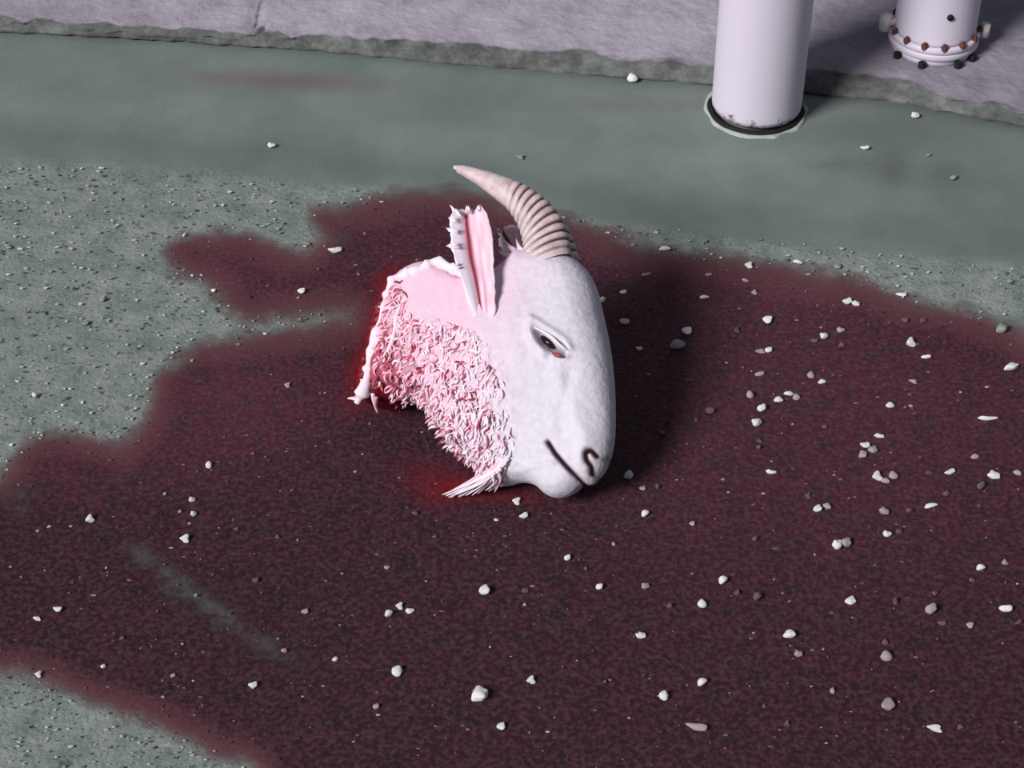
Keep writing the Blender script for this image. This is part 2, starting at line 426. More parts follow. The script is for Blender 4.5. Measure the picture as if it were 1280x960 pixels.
F = np.stack([idx[:-1, :-1], idx[1:, :-1], idx[1:, 1:], idx[:-1, 1:]], -1).reshape(-1, 4)
F = F[keep[F].any(1)]
used = np.unique(F); remap = -np.ones(len(P), int); remap[used] = np.arange(len(used))
P[:, 2] = .0006 + .0008 * np.clip(soak, 0, 1)
bl = mesh('blood_pool', P[used], remap[F], M_blood, attrs=dict(soak=soak[used], thin=thin[used], fresh=np.clip(fresh * .6, 0, 1)[used], hue=np.clip(hue, 0, 1)[used]))
tag(bl, 'wide dark red blood stain soaked into the concrete around the goat head', 'blood')

# ------------------------------------------------------------------ pole
bp = ground(945, 137); rp = 56 * mm_per_px(945, 137)
pole = tag(empty('bollard', tuple(bp)), 'thick round white post standing upright at the kerb', 'post')
m = MB(); prof = [(rp * .99, .012)] + [(rp, z) for z in np.linspace(.02, .3, 30)] + [(rp, 1.0)] + [(rp * math.cos(t), 1.0 + rp * .7 * math.sin(t)) for t in np.linspace(.1, 1.5, 8)]
m.lathe(prof, n=96)
V = np.array(m.V); wear = np.clip(.92 - V[:, 2] * 7.0, 0, 1)
o = mesh('post', V, m.F, M_worn, pole, attrs=dict(wear=wear))
def ring(name, r0, r1, z0, z1, mt, parent, wob=0.0, seed=0):
    m = MB(); n = 72; V = []
    for k in range(n):
        th = 2 * math.pi * k / n; w = wob * (vnoise(k / 3.0, 0, seed) - .5) * 2
        for r, z in ((r0, -.004), (r0, z0), ((r0 + r1) / 2, z1), (r1 + w, z0 * .6), (r1 + w + .001, -.004)):
            V.append((r * math.cos(th), r * math.sin(th), z))
    F = []
    for k in range(n):
        q = (k + 1) % n
        for i in range(4): F.append((k * 5 + i, q * 5 + i, q * 5 + i + 1, k * 5 + i + 1))
    return mesh(name, V, F, mt, parent)
ring('dark_base_ring', rp * .96, rp + .0055, .006, .007, M_black, pole, .002, 3)  # thin near-black ring around the foot of the post
ring('pale_base_ring', rp + .004, rp + .0105, .002, .003, M_pale, pole, .004, 5)  # thin pale ring just outside the dark one

# ------------------------------------------------------------------ hydrant
HZ = ZT
hb = ground(1165, 56, HZ); s_ = float(((hb - CP) @ FW) / FPX)
hyd = tag(empty('fire_hydrant', tuple(hb)), 'pale fire hydrant with bolted flanges on the raised pavement', 'fire hydrant')
rb = 53 * s_; rf = 56 * s_
def hpart(name, prof, mt=M_hyd, wear=.25):
    m = MB(); m.lathe(prof, n=72); V = np.array(m.V)
    return mesh(name, V, m.F, mt, hyd, attrs=dict(wear=np.full(len(V), wear)))
hpart('base_collar', [(rb * .96, -.002), (rb * .98, .006), (rb * .98, .012)], wear=.5)
hpart('lower_flange', [(rf * .97, .012), (rf, .014), (rf, .022), (rf * .98, .024)], wear=.38)
hpart('upper_flange', [(rf * .97, .024), (rf, .026), (rf, .034), (rf * .97, .036)], wear=.42)
hpart('barrel', [(rb * .97, .036), (rb * .95, .042), (rb * .95, .40), (rb * 1.15, .41), (rb * 1.15, .425), (rb, .43), (rb, .50)], wear=.2)
hpart('bonnet', [(rb * 1.2, .50), (rb * 1.2, .518)] + [(rb * 1.08 * math.cos(t), .518 + rb * .9 * math.sin(t)) for t in np.linspace(.05, 1.4, 9)] + [(.018, .518 + rb * 1.0), (.018, .60)])
for sx, r, z, dy in ((-1, .034, .43, 0), (1, .034, .43, 0), (0, .046, .40, -1)):
    m = MB(); ax = np.array([sx, dy, 0.0])
    pts = [ax * q + np.array([0, 0, z]) for q in (rb * .7, rb * 1.5, rb * 1.52, rb * 1.95)]
    m.tube(pts, [r * .8, r * .8, r, r * .95], 8)
    o = m.build('nozzle_cap', M_hyd, hyd); mm = MB()
    mm.tube([ax * rb * 1.9 + np.array([0, 0, z]), ax * rb * 2.15 + np.array([0, 0, z])], .012, 5); mm.build('cap_nut', M_bolt, o)
for k in range(14):
    th = 2 * math.pi * (k + .5) / 14 + .05
    c_, s2 = math.cos(th), math.sin(th)
    m = MB(); R0 = rf * .965
    m.tube([(R0 * c_, R0 * s2, .034), (R0 * c_, R0 * s2, .041)], .0058, 6)
    m.tube([(R0 * c_, R0 * s2, .03), (R0 * c_, R0 * s2, .045)], .003, 8)
    m.build('flange_bolt', M_bolt, hyd, flat=True)
for dg in (-148, -112, -66, -40):
    th = math.radians(dg); R0 = rf * 1.02
    m = MB(); m.tube([(R0 * math.cos(th), R0 * math.sin(th), -.002), (R0 * math.cos(th), R0 * math.sin(th), .010)], .0065, 6)
    m.build('foot_bolt', M_black, hyd, flat=True)
for sx, sz, zz in ((-1, 1.0, .048), (1, .8, .032)):   # lugs standing out at each side
    m = MB()
    m.tube([(sx * rf * .86, -.002, zz), (sx * (rf + .010 * sz), -.004, zz)], .008 * sz, 8)
    m.tube([(sx * (rf + .010 * sz), -.006, zz - .014 * sz), (sx * (rf + .010 * sz), -.006, zz + .016 * sz)], .0105 * sz, 8)
    tag(m.build('side_lug', M_boltw, hyd), 'pale paint-spattered lug beside the flange')
m = MB(); m.tube([(.006, -rb * .94, .094), (.006, -rb * .99, .094)], .0055, 10); m.build('drain_plug', M_black, hyd)

# ------------------------------------------------------------------ goat head
GA, GB = ground(460, 500), ground(690, 615)
cdir = (GB - GA); cdir /= np.linalg.norm(cdir)
sdir = np.array([-cdir[1], cdir[0], 0.0])
BETA = math.radians(36)
Bv = sdir * math.cos(BETA) + np.array([0, 0, 1]) * math.sin(BETA)
Nv = np.cross(cdir, Bv)
Z0 = .0358
O = ground(600, 575, Z0)
def uv(x, y, n=0.0):
    """photo position -> (u,v) on the sheet n above the goat's middle plane"""
    r = ray(x, y); o = O + Nv * n
    t = ((o - CP) @ Nv) / (r @ Nv)
    Q = CP + r * t[..., None] - o if np.ndim(t) else CP + r * t - o
    return np.stack([Q @ cdir, Q @ Bv], -1)
def w3(u, v, n): return O + np.multiply.outer(np.asarray(u), cdir) + np.multiply.outer(np.asarray(v), Bv) + np.multiply.outer(np.asarray(n), Nv)
outline = [(716, 322), (734, 338), (746, 362), (753, 392), (761, 430), (766, 470), (768, 510), (767, 548), (760, 578), (748, 598), (738, 606), (728, 605), (722, 611),
           (712, 618), (696, 622), (682, 618), (668, 606), (650, 602), (630, 606), (612, 604), (602, 590), (592, 577), (575, 566), (562, 553), (556, 538), (547, 524), (540, 508), (525, 500), (500, 499),
           (478, 494), (474, 470), (484, 430), (490, 395), (504, 362), (522, 344), (545, 334), (572, 342), (592, 352), (612, 348), (628, 342), (640, 330), (652, 316), (672, 314), (698, 314)]
ol = np.array([uv(*p) for p in outline]); OLC = catmull(ol, 6, True)
def ctrl(pts, U, V, pw=.035):
    s = 0; w = 0
    for (x, y, val) in pts:
        c = uv(x, y); k = np.exp(-((U - c[0]) ** 2 + (V - c[1]) ** 2) / (2 * pw ** 2)) + 1e-9
        s = s + k * val; w = w + k
    return s / w
TP = [(690, 340, .044), (735, 380, .046), (640, 360, .052), (690, 420, .064), (740, 450, .046), (640, 450, .066), (570, 400, .062), (520, 380, .060), (500, 450, .060), (560, 480, .062),
      (610, 520, .056), (690, 500, .052), (750, 520, .038), (700, 560, .038), (740, 580, .033), (640, 580, .038), (690, 610, .024)]
RP = [(690, 330, .04), (740, 380, .046), (765, 450, .046), (765, 520, .042), (760, 580, .034), (700, 615, .022), (640, 600, .022), (580, 560, .024), (540, 510, .022), (490, 495, .018),
      (475, 450, .014), (500, 360, .016), (560, 340, .026), (620, 345, .024), (640, 450, .05)]
def line_f(U, V, pts, w):
    P_ = np.array([uv(*p) for p in pts]); return np.exp(-(seg_dist(U, V, P_, False) / w) ** 2)
# mouth, nostril and eye are sheared to where the near cheek really lies (n = thickness)
def on(x, y, n): return tuple(uv(x, y, n))
def line_n(U, V, pts, n, w):
    P_ = np.array([uv(x, y, n) for x, y in pts]); return np.exp(-(seg_dist(U, V, P_, False) / w) ** 2)
MOUTH = [(684, 552), (692, 565), (702, 577), (712, 588), (722, 600)]
NOSTR = [tuple(q) for q in catmull([(742, 567), (737, 562), (731, 565), (731, 573), (735, 580), (734, 588)], 4)]
EYE = [(671, 414), (677, 424), (686, 432), (698, 436)]
def thick(U, V):
    T = ctrl(TP, U, V)
    T = T - .0075 * line_n(U, V, MOUTH, .036, .0030) - .007 * line_n(U, V, NOSTR, .034, .0030)
    T = T + .006 * line_n(U, V, [(664, 398), (662, 412), (668, 428), (678, 440)], .062, .0055)
    T = T + .005 * line_n(U, V, [(672, 402), (688, 412), (704, 422), (710, 432)], .060, .005)
    T = T - .0075 * line_n(U, V, EYE, .062, .0050)
    T = T + .003 * line_n(U, V, [(690, 446), (706, 444)], .060, .004)
    T = T + .004 * line_n(U, V, [(700, 470), (728, 548)], .046, .012) - .003 * line_n(U, V, [(712, 470), (700, 540)], .045, .008)
    T = T + .0022 * line_n(U, V, [(640, 590), (664, 582), (690, 578)], .036, .0035)
    return T
h = .0018
lo = OLC.min(0) - .01; hi = OLC.max(0) + .01
us = np.arange(lo[0], hi[0], h); vs_ = np.arange(lo[1], hi[1], h); ns = np.arange(-.084, .0841, h)
UU, VV = np.meshgrid(us, vs_, indexing='ij')
def blur(A, k):
    for _ in range(k):
        A = (np.roll(A, 1, 0) + np.roll(A, -1, 0) + 2 * A) / 4; A = (np.roll(A, 1, 1) + np.roll(A, -1, 1) + 2 * A) / 4
    return A
D2 = sdf(UU, VV, OLC); RR = ctrl(RP, UU, VV, .022)
q = 1 - np.clip(D2 / RR, -3, 1)
Q2 = blur(np.clip(q, 0, 9) ** 2.3, 5)
TT = thick(UU, VV)
woolA = smooth(0, .02, sdf(UU, VV, np.array([uv(*p, .05) for p in [(470, 400), (520, 405), (600, 405), (640, 450), (650, 520), (640, 600), (560, 570), (520, 505), (470, 500)]])))
TT = TT + (fbm(UU / .009, VV / .009, 91) - .5) * .010 * woolA + (fbm(UU / .02, VV / .02, 95) - .5) * .003
G = (ns[None, None, :] / TT[:, :, None]) ** 2 + Q2[:, :, None] - 1
V, F = surface_nets(G, np.array([lo[0], lo[1], ns[0]]), h)
def near(x, y, n, sx, sy):   # spot on coat around a photo position
    c = uv(x, y, n); return np.exp(-((V[:, 0] - c[0]) / sx) ** 2 - ((V[:, 1] - c[1]) / sy) ** 2)
sidepx = project(w3(V[:, 0], V[:, 1], np.abs(V[:, 2])))
X_, Y_ = sidepx
pink = np.clip(smooth(690, 520, X_ + .25 * (Y_ - 450)) * 1.0, 0, 1)
pink = pink * (.55 + .9 * fbm(V[:, 0] / .02, V[:, 1] / .02, 101))
red = .85 * smooth(580, 480, X_ - .2 * (Y_ - 430)) * smooth(380, 430, Y_ - .25 * (X_ - 480)) + .55 * np.exp(-((X_ - 500) / 20) ** 2 - ((Y_ - 365) / 14) ** 2) + .45 * smooth(492, 474, X_ + .18 * (Y_ - 430)) + .8 * smooth(496, 480, X_) * smooth(430, 460, Y_)
red += .5 * np.exp(-((X_ - 600) / 30) ** 2 - ((Y_ - 540) / 50) ** 2)
line = np.clip(1.3 * line_n(V[:, 0], V[:, 1], MOUTH, .036, .0030) + 1.3 * line_n(V[:, 0], V[:, 1], NOSTR, .034, .0034) + .45 * line_n(V[:, 0], V[:, 1], [(752, 566), (748, 571)], .03, .003)
               + .7 * line_n(V[:, 0], V[:, 1], EYE, .062, .004), 0, 1)
head = tag(empty('goat_head', (0, 0, 0)), 'severed white goat head with one curved horn and bloodied neck lying in the blood', 'goat head')
hc = w3(0, 0, 0); hc = (float(hc[0]), float(hc[1]), 0.0); head.location = hc
HC = np.array(hc)
PTS = w3(V[:, 0], V[:, 1], V[:, 2])
MINZ = PTS[:, 2].min(); print('head min z', MINZ)
coat = mesh('head', PTS - HC, F, M_skin, head, attrs=dict(pink=np.clip(pink, 0, 1), red=np.clip(red, 0, 1), line=line))
if np.cross(PTS[F[0, 1]] - PTS[F[0, 0]], PTS[F[0, 2]] - PTS[F[0, 1]]) is not None:
    coat.data.flip_normals() if False else None
def surf_n(u, v):
    d_ = float(sdf(np.array([u]), np.array([v]), OLC)[0]); R_ = float(ctrl(RP, np.array([u]), np.array([v]), .022)[0]); T_ = float(thick(np.array([u]), np.array([v]))[0])
    k = 1 - min(max(d_ / R_, 0), 1); return T_ * math.sqrt(max(0, 1 - k ** 2.3))
def pxs(x, y, n):
    c = uv(x, y, n); return w3(c[0], c[1], n) - HC
def mirror(c, n): return w3(c[0], c[1], -n) - HC

# eyes
for side in (1, -1):
    c = uv(682, 425, .060); ax = np.array(uv(700, 440, .060)) - np.array(uv(670, 412, .060)); ax /= np.linalg.norm(ax)
    bx_ = np.array([-ax[1], ax[0]]); VV_ = []; FF = []
    for i in range(13):
        for j in range(20):
            th = math.pi * i / 12; ph = 2 * math.pi * j / 20
            a = .0130 * math.sin(th) * math.cos(ph); b2 = .0049 * math.sin(th) * math.sin(ph); n_ = .0515 + .008 * math.cos(th)
            uu = c + ax * a + bx_ * b2; VV_.append(w3(uu[0], uu[1], side * n_) - HC)
    for i in range(12):
        for j in range(20): FF.append((i * 20 + j, i * 20 + (j + 1) % 20, (i + 1) * 20 + (j + 1) % 20, (i + 1) * 20 + j))
    e = mesh('eye', VV_, FF, M_eye, head)
    m = MB()   # lids
    for pts, r in (([(667, 409), (676, 413), (688, 420), (699, 430), (706, 437)], .0013),):
        Q = np.array([w3(*uv(x, y, .061), side * .0605) - HC for x, y in pts]); Q = catmull(Q, 5)
        m.tube(Q, r * (.4 + np.sin(np.linspace(.1, 3.04, len(Q)))), 8)
    m.build('eyelid', M_lid, head)
    m = MB(); m.tube([w3(*uv(x, y, .0605), side * .0600) - HC for x, y in ((690, 441), (697, 444), (703, 446))], [.001, .0035, .001], 8); m.build('tear_duct', M_pink, head)

# horns
def horn(side, nb, nt, sc=1.0):
    cen = catmull([(684, 334, 31), (682, 310, 29), (677, 288, 26.5), (664, 266, 22.5), (645, 247, 18), (622, 233, 14.2), (597, 220, 9), (578, 212, 5.2), (567, 209, 2.2)], 26)
    n = len(cen); ts = np.linspace(0, 1, n)
    arc = np.cumsum(np.r_[0, np.linalg.norm(np.diff(cen[:, :2], axis=0), axis=1)]); a = arc / arc[-1]
    nn_ = nb + (nt - nb) * a
    U = np.array([uv(x, y, abs(k)) for x, y, k in zip(cen[:, 0], cen[:, 1], nn_)])
    P_ = np.array([w3(u[0], u[1], side * k) for u, k in zip(U, nn_)]) - HC
    R = cen[:, 2] * 1.10e-3 * sc
    ph = (a * 19) % 1.0
    amp = smooth(.62, .50, a) * smooth(.0, .10, a)
    R = R * (1 + .13 * amp * (np.sin(ph * math.pi) ** .7 - .5))
    R = R * (1 + .02 * (vnoise(a * 30, a * 0, 5) - .5))
    T = np.gradient(P_, axis=0); T /= np.linalg.norm(T, axis=1)[:, None]
    VV_ = []; A = []
    sides = 28
    for i in range(n):
        w = Nv - T[i] * (Nv @ T[i]); w /= np.linalg.norm(w); u = np.cross(T[i], w)
        for k in range(sides):
            th = 2 * math.pi * k / sides
            skew = T[i] * R[i] * .30 * math.cos(th)
            VV_.append(P_[i] + R[i] * math.cos(th) * u + R[i] * .72 * math.sin(th) * w + skew)
            inner = .5 + .5 * math.cos(th) 
            A.append(amp[i] * (.35 + .65 * smooth(-.5, .1, math.cos(th))) * max(0, 1 - math.sin(ph[i] * math.pi) * 1.3) * 1.3 + .10 * vnoise(a[i] * 20, th * 2, 8))
    FF = [(i * sides + k, i * sides + (k + 1) % sides, (i + 1) * sides + (k + 1) % sides, (i + 1) * sides + k) for i in range(n - 1) for k in range(sides)]
    FF.append(tuple((n - 1) * sides + k for k in range(sides)))
    return mesh('horn', VV_, FF, M_horn, head, attrs=dict(groove=np.clip(A, 0, 1)))
horn(1, .020, .030)
horn(-1, .022, .006, .92)

# ears
def ear(side, cen, n0, n1, cup, lift=0.0):
    cen = catmull(cen, 8); n = len(cen); K = 23; V_ = []; A = []
    for i in range(n):
        s = i / (n - 1); x, y, hw = cen[i]
        t_ = cen[min(i + 1, n - 1)][:2] - cen[max(i - 1, 0)][:2]; t_ = t_ / np.linalg.norm(t_); nx_ = np.array([-t_[1], t_[0]])
        for k in range(K):
            t = -1 + 2 * k / (K - 1)
            jag = (vnoise(s * 26, k * .7, 12) - .5) * 3 * (abs(t) > .95) + (vnoise(k * .9, 3, 15) - .5) * 7 * (s > .97)
            X = x + nx_[0] * (hw * t) + jag * (1 if abs(t) > .95 else 0); Y = y + nx_[1] * (hw * t) + (jag if s > .97 else 0)
            nn_ = n0 + (n1 - n0) * s
            prof = cup * (abs(t) ** 1.7) * math.sin(min(1, s * 1.5) * math.pi / 2) - .35 * cup * math.exp(-((t + .42) / .16) ** 2)
            c = uv(X, Y, abs(nn_)); V_.append(w3(c[0], c[1], side * nn_ + prof) - HC)
            dk_ = math.exp(-((t + .30) / .13) ** 2) * smooth(.02, .2, s) * smooth(1.0, .9, s)
            A.append(min(1, (0 if t < -.5 else .10 + .25 * vnoise(t * 6 + 9, s * 9, 14)) + 1.1 * dk_ + .35 * math.exp(-((t - .2) / .1) ** 2) * (1 - s)))
    NV = len(V_)
    back = [v - Nv * .0028 for v in V_]
    F_ = []
    for i in range(n - 1):
        for k in range(K - 1):
            a = i * K + k; F_.append((a, a + 1, a + K + 1, a + K)); F_.append((a + NV, a + K + NV, a + K + 1 + NV, a + 1 + NV))
    rim = [k for k in range(K)] + [i * K + K - 1 for i in range(1, n)] + [(n - 1) * K + k for k in range(K - 2, -1, -1)] + [i * K for i in range(n - 2, 0, -1)]
    for i in range(len(rim)):
        a, b_ = rim[i], rim[(i + 1) % len(rim)]; F_.append((b_, a, a + NV, b_ + NV))
    return mesh('ear', V_ + back, F_, M_ear, head, attrs=dict(inner=A + [0.0] * NV))
ear(1, [(604, 404, 10), (605, 387, 15), (603, 366, 18), (600, 345, 21), (596, 320, 25), (593, 296, 25), (590, 276, 23), (589, 263, 18)], .060, .066, .013)
ear(-1, [(652, 330, 10), (644, 312, 15), (636, 296, 18), (628, 284, 16), (622, 277, 9)], .004, .012, -.006)

def lock(m, p, d_, nrm, ln, r, a, curl=.6):
    d_ = d_ / (np.linalg.norm(d_) + 1e-9); side_ = np.cross(d_, nrm); side_ /= np.linalg.norm(side_) + 1e-9
    pts = []
    ph = random.uniform(-1, 1) * curl * 2.2
    for i in range(6):
        t = i / 5; pts.append(p + d_ * ln * t + side_ * ln * .35 * math.sin(t * 2.6) * ph + nrm * (ln * .28 * math.sin(t * math.pi) - .001))
    m.tube(pts, r * np.array([.75, 1, .95, .75, .5, .12]), 5, a)
# curls on cheek and neck
WP = np.array([uv(x, y, .05) for x, y in [(474, 492), (474, 440), (484, 400), (497, 362), (512, 352), (520, 395), (560, 405), (590, 412), (612, 425), (628, 470), (640, 520), (634, 566), (612, 592), (590, 574), (562, 550), (545, 520), (530, 503), (486, 492), (480, 450)]])
mn = WP.min(0); mx = WP.max(0); m = MB(); cnt = 0
while cnt < 1000:
    u, v = random.uniform(mn[0], mx[0]), random.uniform(mn[1], mx[1])
    if not inside(np.array([u]), np.array([v]), WP)[0]: continue
    n_ = surf_n(u, v)
    if n_ < .006: continue
    P0 = w3(u, v, n_); x, y = project(P0)
    dens_ = .35 + .65 * (1 - smooth(600, 650, x))
    if random.random() > dens_: continue
    cnt += 1
    redness = float(smooth(620, 470, x - .15 * (y - 450)))
    a = min(1, max(0, random.gauss(.12 + .34 * redness, .16)))
    if random.random() < .10 + .16 * redness: a = random.uniform(.75, 1)
    dd = -Bv * random.uniform(.4, 1.2) - cdir * random.uniform(-.9, 1.0)
    lock(m, P0 - HC - Nv * .001, dd, Nv, random.uniform(.008, .017), random.uniform(.0011, .0023), a)
o = m.build('neck_curls', M_lock, head, attr='pink'); tag(o, 'short curled neck wool, partly soaked pink', kind='stuff')
# ragged fringe along throat and neck rim
m = MB()
FR = catmull([(478, 494), (500, 499), (525, 500), (540, 508), (547, 524), (556, 538), (562, 553), (578, 567), (592, 577), (602, 590)], 8)
for (x, y) in FR:
    for _ in range(3):
        c = uv(x + random.uniform(-2, 4), y + random.uniform(-4, 1)); n_ = random.uniform(-.02, .03)
        dd = -Bv * random.uniform(.6, 1.2) - cdir * random.uniform(-.3, .9)
        lock(m, w3(c[0], c[1], n_) - HC, dd, Nv, random.uniform(.006, .013), random.uniform(.0014, .0026), random.choice([0, .1, .2, .3, .55, .9]))
for (x, y) in catmull([(612, 603), (625, 605), (640, 602)], 10):
    c = uv(x, y); lock(m, w3(c[0], c[1], random.uniform(-.01, .015)) - HC, -Bv * .8 - cdir, Nv, random.uniform(.006, .012), .0016, random.choice([0, .2, .5]))
o = m.build('throat_fringe', M_lock, head, attr='pink'); tag(o, 'matted tufts along the cut throat', kind='stuff')
# neck flesh
FO = catmull(np.array([uv(*p) for p in [(560, 338), (525, 342), (500, 352), (484, 378), (474, 412), (462, 455), (454, 492), (462, 506), (486, 506), (505, 497), (520, 440), (530, 380)]]), 4, True)
lo2 = FO.min(0) - .008; hi2 = FO.max(0) + .008; h2 = .0026
U2, V2 = np.meshgrid(np.arange(lo2[0], hi2[0], h2), np.arange(lo2[1], hi2[1], h2), indexing='ij'); n2_ = np.arange(-.06, .0601, h2)
q2 = blur(np.clip(1 - np.clip(sdf(U2, V2, FO) / .012, -3, 1), 0, 9) ** 2, 2)
T2 = .046 + (fbm(U2 / .008, V2 / .008, 120) - .5) * .014
Vf, Ff = surface_nets((n2_[None, None] / T2[:, :, None]) ** 2 + q2[:, :, None] - 1, np.array([lo2[0], lo2[1], n2_[0]]), h2)
mesh('neck_flesh', w3(Vf[:, 0], Vf[:, 1], Vf[:, 2]) - HC, Ff, M_flesh, head)
# torn skin rim
m = MB()
RIM = catmull([(580, 341, .060), (562, 335, .056), (545, 328, .054), (526, 338, .058), (510, 343, .058), (492, 352, .058), (484, 376, .054), (476, 408, .056), (466, 440, .056), (460, 468, .052), (454, 488, .046), (446, 504, .036)], 10)
Q = np.array([pxs(x, y, n_) for x, y, n_ in RIM])
rr = .0048 * (.7 + .8 * vnoise(np.arange(len(Q)) / 2.5, np.zeros(len(Q)), 33)); rr[-6:] *= np.linspace(1, .4, 6)
m.tube(Q, rr, 8, .12, 1.5)
RIM2 = catmull([(506, 372, .056), (497, 392, .060), (492, 420, .062), (482, 446, .058), (476, 464, .052)], 8)
Q2_ = np.array([pxs(x, y, n_) for x, y, n_ in RIM2]); m.tube(Q2_, .0030 * (.6 + .9 * vnoise(np.arange(len(Q2_)) / 2.0, np.zeros(len(Q2_)), 35)), 8, .18)
for i in range(2, len(Q) - 2, 4):
    lock(m, Q[i], -cdir * .8 + Bv * random.uniform(-.9, .9), Nv, random.uniform(.005, .012), .0017, random.choice([0, .1, .4]))
for (x, y, n_, dx, dy) in [(466, 492, .04, 6, 24), (470, 496, .036, 2, 20), (455, 495, .03, -16, 4), (449, 500, .02, -14, -2), (472, 430, .05, 2, 22), (474, 465, .05, -4, 30)]:
    p = pxs(x, y, n_); q_ = pxs(x + dx, y + dy, max(.006, n_ - .03)); m.tube(catmull([p, (p + q_) / 2 + Nv * .004, q_], 4), np.linspace(.0034, .0012, 9), 6, random.choice([.2, .45, .6]))
m.build('torn_skin', M_lock, head, attr='pink')
# beard
m = MB()
for i in range(46):
    f_ = random.random(); s0 = (636 - 18 * f_ + random.uniform(-3, 3), 570 + 22 * f_ + random.uniform(-3, 3)); k = random.random() ** 1.5
    e0 = (556 + 60 * k + random.uniform(-4, 4), 620 - 8 * k + random.uniform(-3, 4))
    pm = ((s0[0] + e0[0]) / 2 + 6, (s0[1] + e0[1]) / 2 - 2 + random.uniform(-3, 3))
    P_ = [pxs(s0[0], s0[1], .040), pxs(pm[0], pm[1], .028), pxs(e0[0], e0[1], .004)]
    P_ = [np.array([q_[0], q_[1], max(q_[2], .004)]) for q_ in P_]
    m.tube(catmull(P_, 5), np.linspace(.0022, .0006, 11), 5, random.choice([0, 0, .1, .2, .35]))
m.build('beard', M_lock, head, attr='pink')
# ear and brow hair
m = MB()
for (x, y, dx, dy) in [(570, 290, -15, -5), (571, 307, -16, 1), (568, 276, -7, -5), (574, 268, -3, -7), (584, 264, 0, -7), (596, 262, 2, -6), (573, 332, -7, 5)]:
    for _ in range(5):
        jx, jy = random.uniform(-2, 2), random.uniform(-3, 3)
        m.tube([pxs(x + 2 + jx, y + jy, .076), pxs(x + dx * .6 + jx, y + dy * .5 + jy * .6, .077), pxs(x + dx * random.uniform(.7, 1) + jx, y + dy + jy * .3, .075)], [.0014, .0012, .0003], 5, random.choice([0, .1, .25]))
for (x, y, dx, dy) in [(640, 322, -16, -8), (648, 316, -18, -14), (655, 318, -10, -18), (642, 330, -10, -10), (652, 330, -12, 2)]:
    for r_ in range(3):
        m.tube([pxs(x + random.uniform(-3, 3), y + random.uniform(-3, 3), .03), pxs(x + dx * .6, y + dy * .5, .036), pxs(x + dx, y + dy + random.uniform(-3, 3), .03)], [.0036, .003, .0006], 5, random.choice([.1, .2, .4]))
tag(m.build('ear_tufts', M_lock, head, attr='pink'), kind='stuff')

